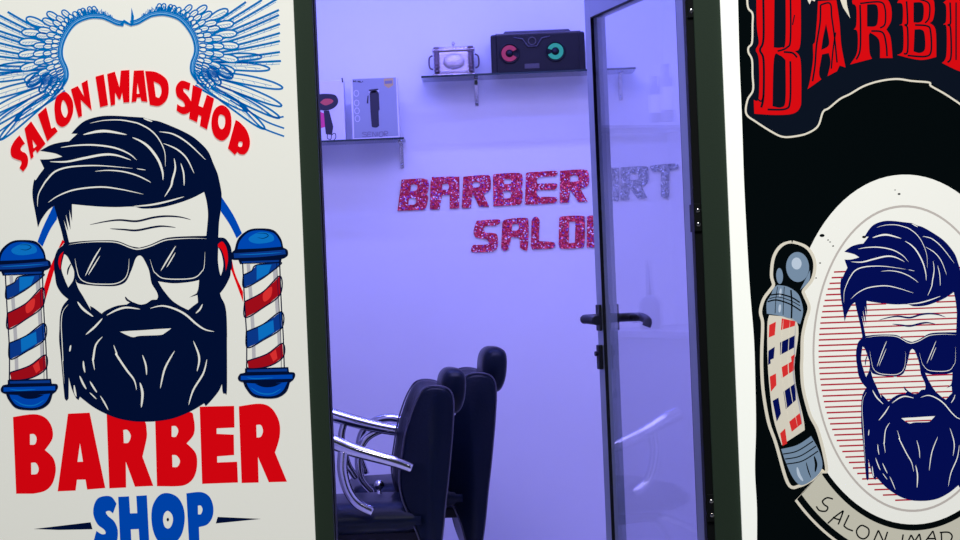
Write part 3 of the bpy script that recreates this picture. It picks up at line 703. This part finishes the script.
# speaker
sx0, sx1 = world(491, 50, SY).x, world(585, 50, SY).x
sp = tag(empty('loudspeaker', ((sx0+sx1)/2, SY+.05, zB)), 'black portable speaker with one red and one green light ring on the upper shelf', 'speaker')
H = world(538, 31.5, SY).z - zB
bm = bmesh.new(); box(bm, sx0, sx1, SY, SY+.11, zB+.0005, zB+H-.006, bev=.008); link_bm('cabinet', bm, M['plastic'], sp)
bm = bmesh.new(); box(bm, sx0+.02, sx1-.015, SY-.002, SY+.11, zB+H-.012, zB+H-.003, bev=.003); link_bm('top_trim', bm, M['plasticgrey'], sp)
bm = bmesh.new(); xm = (sx0+sx1)/2
tube(bm, [(xm-.14, SY+.055, zB+H-.006), (xm-.13, SY+.055, zB+H+.006), (xm+.13, SY+.055, zB+H+.006), (xm+.14, SY+.055, zB+H-.006)], .006); link_bm('carry_handle', bm, M['plasticgrey'], sp)
def disc(bm, c, r0, r1, y0, y1, seg=40, a0=0, a1=2*PI, mi=0):
    n = seg; full = abs(a1-a0-2*PI) < 1e-4; rows = []
    for k in range(n if full else n+1):
        a = a0+(a1-a0)*k/n; ca, sa = math.cos(a), math.sin(a)
        rows.append([bm.verts.new((c[0]+r*ca, y, c[1]+r*sa)) for r, y in ((r0, y1), (r0, y0), (r1, y0), (r1, y1))])
    for k in range(len(rows) if full else len(rows)-1):
        A_, B_ = rows[k], rows[(k+1) % len(rows)]
        for j in range(4):
            f = bm.faces.new((A_[j], A_[(j+1) % 4], B_[(j+1) % 4], B_[j])); f.material_index = mi
    if not full:
        bm.faces.new(rows[0]); bm.faces.new(rows[-1][::-1])
for (cxp, cyp), m, a0, a1, nm in [((509.5, 53.5), M['ledr'], .5, 5.75, 'red'), ((555.3, 51.3), M['ledg'], -2.75, 2.75, 'green')]:
    c = world(cxp, cyp, SY); bm = bmesh.new()
    lathe(bm, c.x, SY+.002, [(.042, 0), (.042, -.007), (.038, -.009), (.036, -.004), (.001, -.003)], 32, 'y', c.z)
    wf = link_bm('woofer', bm, M['plastic'], sp)
    bm = bmesh.new(); disc(bm, (c.x, c.z), .016, .033, SY-.006, SY-.002, 36, a0, a1); tag(link_bm('light_ring', bm, m, wf), nm + ' light ring')
    bm = bmesh.new(); lathe(bm, c.x, SY-.002, [(.014, 0), (.013, -.006), (.006, -.010), (.001, -.011)], 20, 'y', c.z); link_bm('dust_cap', bm, M['plastic'], wf)
c = world(532, 41, SY); bm = bmesh.new()
tube(bm, [(c.x-.075, SY-.003, c.z+.016), (c.x-.04, SY-.004, c.z+.01), (c.x-.018, SY-.005, c.z-.022), (c.x+.018, SY-.005, c.z-.022), (c.x+.04, SY-.004, c.z+.01), (c.x+.075, SY-.003, c.z+.016)], .003, 8)
disc(bm, (c.x, c.z), .013, .017, SY-.006, SY); link_bm('tweeter_bezel', bm, M['plasticgrey'], sp)
bm = bmesh.new(); c = world(532, 66, SY); box(bm, c.x-.03, c.x+.03, SY-.002, SY+.002, c.z-.01, c.z+.01, bev=.001); link_bm('control_panel', bm, M['plasticgrey'], sp)
for xx in (sx0+.012, sx1-.012):
    bm = bmesh.new(); box(bm, xx-.012, xx+.012, SY-.004, SY+.012, zB+.001, zB+H-.01, bev=.004); link_bm('corner_guard', bm, M['plastic'], sp)
# silver box
bx0, bx1 = world(433.5, 60, SY).x, world(474, 60, SY).x; bh = world(453, 46, SY).z - zB
tb = tag(empty('trinket_box', ((bx0+bx1)/2, SY+.05, zB)), 'small silver lidded box with a knob, left of the speaker', 'box')
bm = bmesh.new(); box(bm, bx0, bx1, SY, SY+.11, zB+.008, zB+bh*.86, bev=.012); box(bm, bx0-.006, bx1+.006, SY-.006, SY+.116, zB+.0005, zB+.010, bev=.003); link_bm('body', bm, M['silver'], tb)
bm = bmesh.new(); box(bm, bx0-.005, bx1+.005, SY-.005, SY+.115, zB+bh*.84, zB+bh*.93, bev=.004); box(bm, bx0+.012, bx1-.012, SY+.01, SY+.1, zB+bh*.9, zB+bh, bev=.008)
ld = link_bm('lid', bm, M['silver'], tb)
xm = (bx0+bx1)/2; bm = bmesh.new(); lathe(bm, xm, SY+.055, [(.004, 0), (.003, .008), (.006, .012), (.007, .018), (.003, .024), (.001, .025)], 14, 'z', zB+bh-.001); link_bm('knob', bm, M['silver'], ld)
bm = bmesh.new(); ball(bm, (xm, SY+.004, zB+bh*.48), (.046, .016, .034), 24); tag(link_bm('oval_boss', bm, M['silver'], tb), 'polished oval boss')
for xx in (bx0+.013, bx1-.013):
    bm = bmesh.new()
    tube(bm, [(xx, SY-.004, zB+.012), (xx, SY-.004, zB+bh*.86)], .009, 12)
    for k in range(7): disc(bm, (xx, 0), 0.001, .002, SY-.004, SY-.003, 4) if False else lathe(bm, xx, SY-.004, [(.011, 0), (.0125, .003), (.011, .006)], 12, 'z', zB+.02+k*.0155)
    link_bm('corner_column', bm, M['silverdark'], tb)
for xx, s in ((bx0-.004, -1), (bx1+.004, 1)):
    bm = bmesh.new(); tube(bm, smooth3([(xx, SY+.05, zB+bh*.75), (xx+s*.014, SY+.05, zB+bh*.66), (xx+s*.014, SY+.05, zB+bh*.36), (xx, SY+.05, zB+bh*.28)], 4), .0035, 8); link_bm('side_handle', bm, M['silverdark'], tb)
# clipper carton
CYY = BW-.16
def carton(pl, pr, pt, label, dep=.08):
    xl, xr = world(pl, 110, CYY).x, world(pr, 110, CYY).x; zt = world((pl+pr)/2, pt, CYY).z
    r = tag(empty('product_carton', ((xl+xr)/2, CYY+dep/2, zA)), label, 'box', 'cartons on the lower shelf')
    boxobj('box_body', (xl, xr, CYY, CYY+dep, zA+.0005, zt), M['carton'], r, .002)
    return r
r = carton(351.5, 398.5, 78.5, 'pale blue hair clipper carton standing right on the lower glass shelf')
t = Art(CYY, step=.0004)
t.fill(M['cartonblue'], 1, "d 255,115! 515,105! 530,455! 265,470!"); o = t.build('printed_front', r)
t = Art(CYY, step=.0004)
t.fill(M['printblack'], 2, "d 358,195! 375,185 400,185 413,200! 418,300! 412,310 415,395! 400,405 375,403 370,395! 362,300!"); t.fill(M['printblack'], 2, "d 352,178! 410,172! 408,182! 358,188!")
t.fill(M['printblack'], 2, "d 345,215! 352,212! 350,262! 340,260!"); t.fill(M['carton'], 2, "d 352,190! 412,182! 414,192! 356,202!"); t.build('clipper_picture', r)
t = Art(CYY, step=.0004); t.fill(M['gold'], 2, "d 443,112! 498,108! 500,150! 472,170! 445,152!"); t.fill(M['cartongrey'], 3, "d 448,126! 494,122! 495,140! 449,144!"); t.build('badge', r)
t = Art(CYY, step=.0004)
for cx_, cy_ in [(278, 200), (280, 258), (282, 305), (285, 352)]:
    P = ellipse(310+cx_/6, 60+cy_/6, 2.6, 3.2, 20); Q_ = ellipse(310+cx_/6, 60+cy_/6, 2.1, 2.7, 20)
    for i in range(20): t.add([[P[i], P[(i+1) % 20], Q_[(i+1) % 20], Q_[i]]], M['carton'], 2)
t.build('icons', r)
t = Art(CYY, step=.0004)
# SENIOR and the small maker's line
for q in ["d 340,436 320,434 316,442 338,450 336,460 314,460", "d 368,434 348,434 346,460 368,458", "d 348,446 364,445", "d 376,460 376,433 396,458 396,431", "d 406,431 406,458", "d 416,434 436,432 436,456 416,458 416,434", "d 446,458 446,430 464,430 464,442 446,444 466,457"]:
    t.line(M['cartongrey'], 2, [(x, y, 0) for x, y, c in parse(q)], .95, 'none')
for q in ["d 260,134 260,124 266,130 272,124 272,134", "d 282,125 282,134", "d 290,134 290,126 297,134 297,125", "d 303,126 303,134 310,133", "d 316,125 316,134"]: t.line(M['printblack'], 2, [(x, y, 0) for x, y, c in parse(q)], .7, 'none')
t.build('printed_text', r)
r = carton(303, 344.5, 81, 'white hair dryer carton half hidden behind the left doorframe')
t = Art(CYY, step=.0004)
t.fill(M['printblack'], 2, "d 20,225! 60,205 110,203 150,210 168,235 165,265 140,290 100,303 60,300 20,290!"); t.fill(M['redprint'], 3, "d 60,255! 85,235 120,233 140,245 125,262 90,272")
t.fill(M['pink'], 2, "d 60,310! 85,320! 95,400! 62,410!"); t.fill(M['printblack'], 3, "d 82,305! 115,303! 140,400! 132,450! 95,445! 90,400!"); t.build('dryer_picture', r)
t = Art(CYY, step=.0004); t.line(M['printblack'], 2, "d 105,445 105,470 125,475 130,450 150,440 155,465 140,485", .8, 'none'); t.line(M['printblack'], 2, "d 192,108 196,135", 1.4, 'none'); t.build('cord_picture', r)
# ------------------------------------------------------------------ barber chairs
def profile_loop(pts, n=5): return closed([(x, y, c) for x, y, c in parse(pts)], n)
def make_chair(label, dep, dx, dz, hz_up, arms, W=.46, yaw=.10, backm=None, hx=0, sw=1.0, hzo=0, sdz=0):
    """side profile drawn at the chair's near side, swept through its width"""
    k = (CAMD+dep)/F
    def pt(px, py, y=0):
        v = world(px, py, dep); return Vector((v.x + dx - math.tan(yaw)*y, dep + y, v.z + dz))
    c = pt(400, 500, W/2)
    root = tag(empty('barber_chair', (c.x, c.y, 0)), label, 'chair', 'black barber chairs')
    prof = profile_loop("p 425,386 437,383.8 450,387 455.5,398 455,425 453,450 450,480 447,505 444,535 440,560 432,575 424,560 418,540 410,522 400,500 396.6,478 399.7,454 403.6,431 411,408 418,394", 4)
    cen = (430, 470)
    bm = bmesh.new(); rings = []
    stations = [(0, .80), (.008, .90), (.025, .98), (.055, 1.0), (.10, .985), (W/2, .97), (W-.10, .985), (W-.055, 1.0), (W-.025, .98), (W-.008, .90), (W, .80)]
    for y, s in stations:
        row = []
        mid = 1 - abs(y-W/2)/(W/2)
        for x, yy in prof:
            xx = cen[0] + (x-cen[0])*s; y2 = cen[1] + (yy-cen[1])*(1-(1-s)*.35)
            if x < 428: xx += 14*min(1, mid*1.6)*min(1, (428-x)/20)
            y2 += 9*min(1, mid*1.8) if yy < 420 else 0
            row.append(bm.verts.new(pt(xx, y2, y)))
        rings.append(row)
    n = len(prof)
    for a, b in zip(rings, rings[1:]):
        for i in range(n): bm.faces.new((a[i], a[(i+1) % n], b[(i+1) % n], b[i]))
    bm.faces.new(rings[0][::-1]); bm.faces.new(rings[-1])
    bmesh.ops.recalc_face_normals(bm, faces=bm.faces)
    back = link_bm('backrest', bm, M['leather'], root, smooth=True)
    for yi, s in ((.010, .93), (W-.010, .93)):
        bm = bmesh.new()
        lp = [pt(cen[0]+(x-cen[0])*s, cen[1]+(yy-cen[1])*(1-(1-s)*.35), yi) for x, yy in prof]
        tube(bm, lp + [lp[0]], .0032, 6, caps=False)
        link_bm('piping', bm, M['piping'], back)
    # headrest on a steel post
    bm = bmesh.new(); hp = []
    hw = .25; y0 = W/2-hw/2
    hprof = profile_loop("p 440,374 446,367.5 455,367 462,371 464,382 462,400 456,411 446,411 439,400 438,386", 4)
    hc = (452, 389); rings = []
    for y, s in [(0, .6), (.012, .85), (.04, 1), (hw/2, 1.03), (hw-.04, 1), (hw-.012, .85), (hw, .6)]:
        rings.append([bm.verts.new(pt(hc[0]+hx+(x-hc[0])*s, hc[1]+hzo-hz_up+(yy-hc[1])*s, y0+y)) for x, yy in hprof])
    n = len(hprof)
    for a, b in zip(rings, rings[1:]):
        for i in range(n): bm.faces.new((a[i], a[(i+1) % n], b[(i+1) % n], b[i]))
    bm.faces.new(rings[0][::-1]); bm.faces.new(rings[-1]); bmesh.ops.recalc_face_normals(bm, faces=bm.faces)
    hd = link_bm('headrest', bm, M['leather'], root, smooth=True)
    bm = bmesh.new(); 
    for oy in (-.05, .05): tube(bm, [pt(450+hx*.6, 405-hz_up, W/2+oy), pt(444, 430, W/2+oy)], .006, 8)
    link_bm('headrest_post', bm, M['chrome'], hd)
    bm = bmesh.new(); ball(bm, pt(458+hx*.3, 417, W/2), (.008, .02, .012), 10); link_bm('lever', bm, M['chrome'], hd)
    # seat cushion
    a = pt(412, 511, 0); b = pt(300, 505, 0); seat_l = (a.x-b.x)*sw; zt = pt(370, 506, 0).z + sdz
    bm = bmesh.new()
    sx1_ = a.x+.03; sx0_ = sx1_-seat_l-.03; nx_, ny_ = 14, 10; grid = {}
    for top in (1, 0):
        for i in range(nx_+1):
            for j in range(ny_+1):
                u, v = i/nx_, j/ny_; X = sx0_+(sx1_-sx0_)*u; Yv = dep-.01+(W+.02)*v
                e = min(u, 1-u, v*1.0, 1-v)
                rr = min(1, e*7); dome = math.sqrt(max(0, 1-(1-rr)**2))
                ins = (1-dome)*.0
                Z = zt-.04+.04*dome+.012*math.sin(PI*v)*math.sin(PI*u) if top else zt-.07-.03*dome
                grid[top, i, j] = bm.verts.new((X - math.tan(yaw)*(Yv-dep), Yv, Z))
    for top in (1, 0):
        for i in range(nx_):
            for j in range(ny_): bm.faces.new((grid[top, i, j], grid[top, i+1, j], grid[top, i+1, j+1], grid[top, i, j+1]))
    rim = [(i, 0) for i in range(nx_)] + [(nx_, j) for j in range(ny_)] + [(i, ny_) for i in range(nx_, 0, -1)] + [(0, j) for j in range(ny_, 0, -1)]
    for p_, q_ in zip(rim, rim[1:]+rim[:1]): bm.faces.new((grid[1, p_[0], p_[1]], grid[1, q_[0], q_[1]], grid[0, q_[0], q_[1]], grid[0, p_[0], p_[1]]))
    bmesh.ops.recalc_face_normals(bm, faces=bm.faces)
    link_bm('seat', bm, M['leather'], root, smooth=True)
    bm = bmesh.new(); xc = (sx0_+sx1_)/2; yc_ = dep+W/2
    box(bm, sx0_+.08, sx1_+.02, dep+.06, dep+W-.06, zt-.135, zt-.098, bev=.006)
    link_bm('seat_frame', bm, M['plastic'], root)
    bm = bmesh.new(); lathe(bm, xc, yc_, [(.05, zt-.14), (.05, .16), (.06, .15), (.06, .06), (.17, .05), (.22, .03), (.23, .0005), (.01, .0005)], 40); link_bm('pedestal', bm, M['chrome'], root)
    bm = bmesh.new(); 
    tube(bm, smooth3([(sx0_+.06, dep+.1, zt-.12), (sx0_-.10, dep+.1, .32), (sx0_-.16, dep+.1, .22)], 4), .012, 10); tube(bm, smooth3([(sx0_+.06, dep+W-.1, zt-.12), (sx0_-.10, dep+W-.1, .32), (sx0_-.16, dep+W-.1, .22)], 4), .012, 10)
    box(bm, sx0_-.26, sx0_-.12, dep+.06, dep+W-.06, .20, .225, bev=.006); link_bm('footrest', bm, M['chrome'], root)
    for yo, paths in arms:
        bm = bmesh.new()
        for q, r0, r1, fl in paths:
            P = smooth3([pt(x, y, yo) for x, y, c in parse(q)], 6)
            R = [r0+(r1-r0)*i/(len(P)-1) for i in range(len(P))]
            tube(bm, P, R, 14, flat=fl)
        link_bm('armrest', bm, M['chrome'], root)
    return root, pt, dep
ch1, pt1, d1 = make_chair('near black barber chair, its padded back lower and left of the other', 2.0, 0, 0, 0,
    [(-.045, [("p 411,467 395,461 370,454 350,448 330,440 310,434", .017, .028, 1), ("p 343,450 342,468 347,488 357,502 372,510", .019, .016, 1)]),
     (.475, [("p 408,441 385,437 360,431 335,424 310,417", .02, .028, 1), ("p 350,430 346,448 352,475 358,486 362,492", .013, .013, 1)])], hx=6, hzo=4)
o1 = make_chair('far black barber chair with raised headrest, right of the nearer one', 2.55, 0, 0, 0,
    [], hx=0) if False else None
# second chair: same build, further back and more to the right
k1 = (CAMD+2.0)/F; k2 = (CAMD+2.55)/F
p1 = world(455.5, 398, 2.55); p2 = world(498, 385, 2.55)
ch2, pt2, d2 = make_chair('far black barber chair with raised headrest, right of the nearer one', 2.55, p2.x-p1.x, p2.z-p1.z+.0, 5, 
    [(-.03, [("p 378,447 365,443 350,440 335,443 322,452 316,468 318,490 330,505", .018, .013, 1)]), (.50, [("p 375,444 355,440 338,444 326,455 322,475 330,500", .018, .013, 1)])], hx=5, sw=.95, sdz=.03)
bm = bmesh.new(); b0 = world(379, 485, 2.3)
ball(bm, b0, .0185, 18); tube(bm, [b0, (b0.x, b0.y, b0.z-.14)], .008, 10)
link_bm('hand_lever', bm, M['chrome'], ch1)
# ------------------------------------------------------------------ the left side of the room, seen only as reflections in the door glass
TAN = Vector((-math.sin(TH), math.cos(TH))); NRM = Vector((-math.cos(TH), -math.sin(TH))); DP = Vector((HX, HY)) + NRM*.02
def mirror(p):
    v = Vector((p.x, p.y)) - DP; d = v.dot(NRM); v = v - 2*d*NRM + DP
    return Vector((v.x, v.y, p.z))
ct = tag(empty('counter', (-1.35, 2.5, 0)), 'white barber counter along the left wall of the salon', 'counter')
cz = 1.3 - 66*8.6/F
boxobj('cabinet', (-1.598, -1.12, 1.4, 3.498, .0005, cz-.03), M['woodc'], ct); boxobj('worktop', (-1.598, -1.09, 1.38, 3.498, cz-.03, cz), M['woodc'], ct, .004)
b = mirror(world(657, 330, 3.6))
b.x = max(min(b.x, -1.18), -1.5); b.y = min(b.y, 3.4)
sb = tag(empty('spray_bottle', (b.x, b.y, cz)), 'grey spray bottle with a long nozzle on the counter, mirrored in the door glass', 'bottle')
bm = bmesh.new(); lathe(bm, b.x, b.y, [(.042, .0005), (.045, .01), (.045, .10), (.036, .125), (.014, .14), (.01, .145)], 20, 'z', cz); link_bm('bottle_body', bm, M['bottle'], sb)
bm = bmesh.new(); tube(bm, [(b.x, b.y, cz+.14), (b.x, b.y, cz+.19), (b.x, b.y, cz+.29)], [.012, .010, .004], 10); link_bm('nozzle', bm, M['bottle'], sb)
for q, (px, py, hgt, wd) in enumerate([(662, 122, .19, .05), (674, 118, .24, .055)]):
    b = mirror(world(px, py, 3.55)); zz = b.z
    if q == 0: zsh = zz; boxobj_root = None
    b.x = max(b.x, -1.52)
    rr = tag(empty('spray_can', (b.x, min(b.y, 3.38), zsh)), ['short', 'tall'][q] + ' pale grooming bottle on the small high shelf by the left wall', 'bottle', 'bottles on the side shelf')
    bm = bmesh.new(); yv = min(b.y, 3.38); lathe(bm, b.x, yv, [(wd/2, .0005), (wd/2, hgt*.75), (wd*.28, hgt*.8), (wd*.28, hgt), (.002, hgt)], 20, 'z', zsh); link_bm('bottle_body', bm, M['bottle'], rr)
    bm = bmesh.new(); lathe(bm, b.x, yv, [(wd/2+.0008, hgt*.2), (wd/2+.0008, hgt*.6)], 20, 'z', zsh); link_bm('paper_label', bm, M['carton'], rr)
tag(boxobj('side_shelf', (-1.598, -1.0, 3.2, 3.498, zsh-.012, zsh), M['woodc'], origin=(-1.3, 3.35, zsh)), 'small high shelf in the left back corner holding two bottles', 'shelf')
# ------------------------------------------------------------------ lamps and light
lamp = tag(empty('ceiling_light', (-.1, 1.5, 2.78)), 'square ceiling light panel in the middle of the salon', 'lamp')
boxobj('diffuser', (-.35, .15, 1.25, 1.75, 2.765, 2.799), M['lampwhite'], lamp)
lamp = tag(empty('tube_light', (-.1, 2.85, 2.79)), 'long tube light on the ceiling in front of the wall shelves', 'lamp')
boxobj('housing', (-1.05, .85, 2.82, 2.88, 2.765, 2.799), M['carton'], lamp)
bm = bmesh.new(); tube(bm, [(-1.03, 2.85, 2.75), (.83, 2.85, 2.75)], .014); link_bm('tube', bm, M['lampwhite'], lamp)
strip = tag(boxobj('led_strip', (-1.55, 1.35, 3.35, 3.375, 2.78, 2.80), M['lampblue'], origin=(-.1, 3.31, 2.79)), 'blue light strip along the ceiling above the back wall', 'lamp')
def area(name, loc, tgt, size, power, col, sy=None):
    l = bpy.data.lights.new(name, 'AREA'); l.energy = power; l.color = col; l.size = size
    if sy: l.shape = 'RECTANGLE'; l.size_y = sy
    o = bpy.data.objects.new(name, l); COL.objects.link(o); o.location = loc
    o.rotation_euler = (Vector(tgt)-Vector(loc)).to_track_quat('-Z', 'Y').to_euler(); return o
area('panel_light', (-.1, 1.5, 2.74), (-.1, 1.5, 0), 1.2, 47, (.385, .35, 1))
area('tube_light', (-.1, 2.85, 2.72), (-.1, 3.0, 0), 1.9, 20, (.19, .20, 1), .05)
area('strip_light', (-.1, 3.36, 2.765), (-.1, 3.45, 0), 2.8, 7, (.05, .12, 1), .02)
area('shopfront_fill', (.3, -3.0, 5.0), (0, 0, 1.2), 1.6, 215, (1, .98, .92))  # unseen fill light, added overhead to brighten the frames and banners
wd = bpy.data.worlds.new('night'); bpy.context.scene.world = wd; wd.use_nodes = True
wd.node_tree.nodes['Background'].inputs['Color'].default_value = (.03, .035, .05, 1); wd.node_tree.nodes['Background'].inputs['Strength'].default_value = 1
# ------------------------------------------------------------------ camera
cam = bpy.data.cameras.new('camera'); co = bpy.data.objects.new('camera', cam); COL.objects.link(co)
cam.sensor_width = 36; cam.lens = F/960*36
co.matrix_world = Matrix(((CT, ST, 0, 0), (0, 0, -1, -CAMD), (-ST, CT, 0, CAMZ), (0, 0, 0, 1)))
sc = bpy.context.scene; sc.camera = co
sc.view_settings.view_transform = 'Standard'; sc.view_settings.look = 'None'; sc.view_settings.gamma = 1; sc.view_settings.exposure = 0
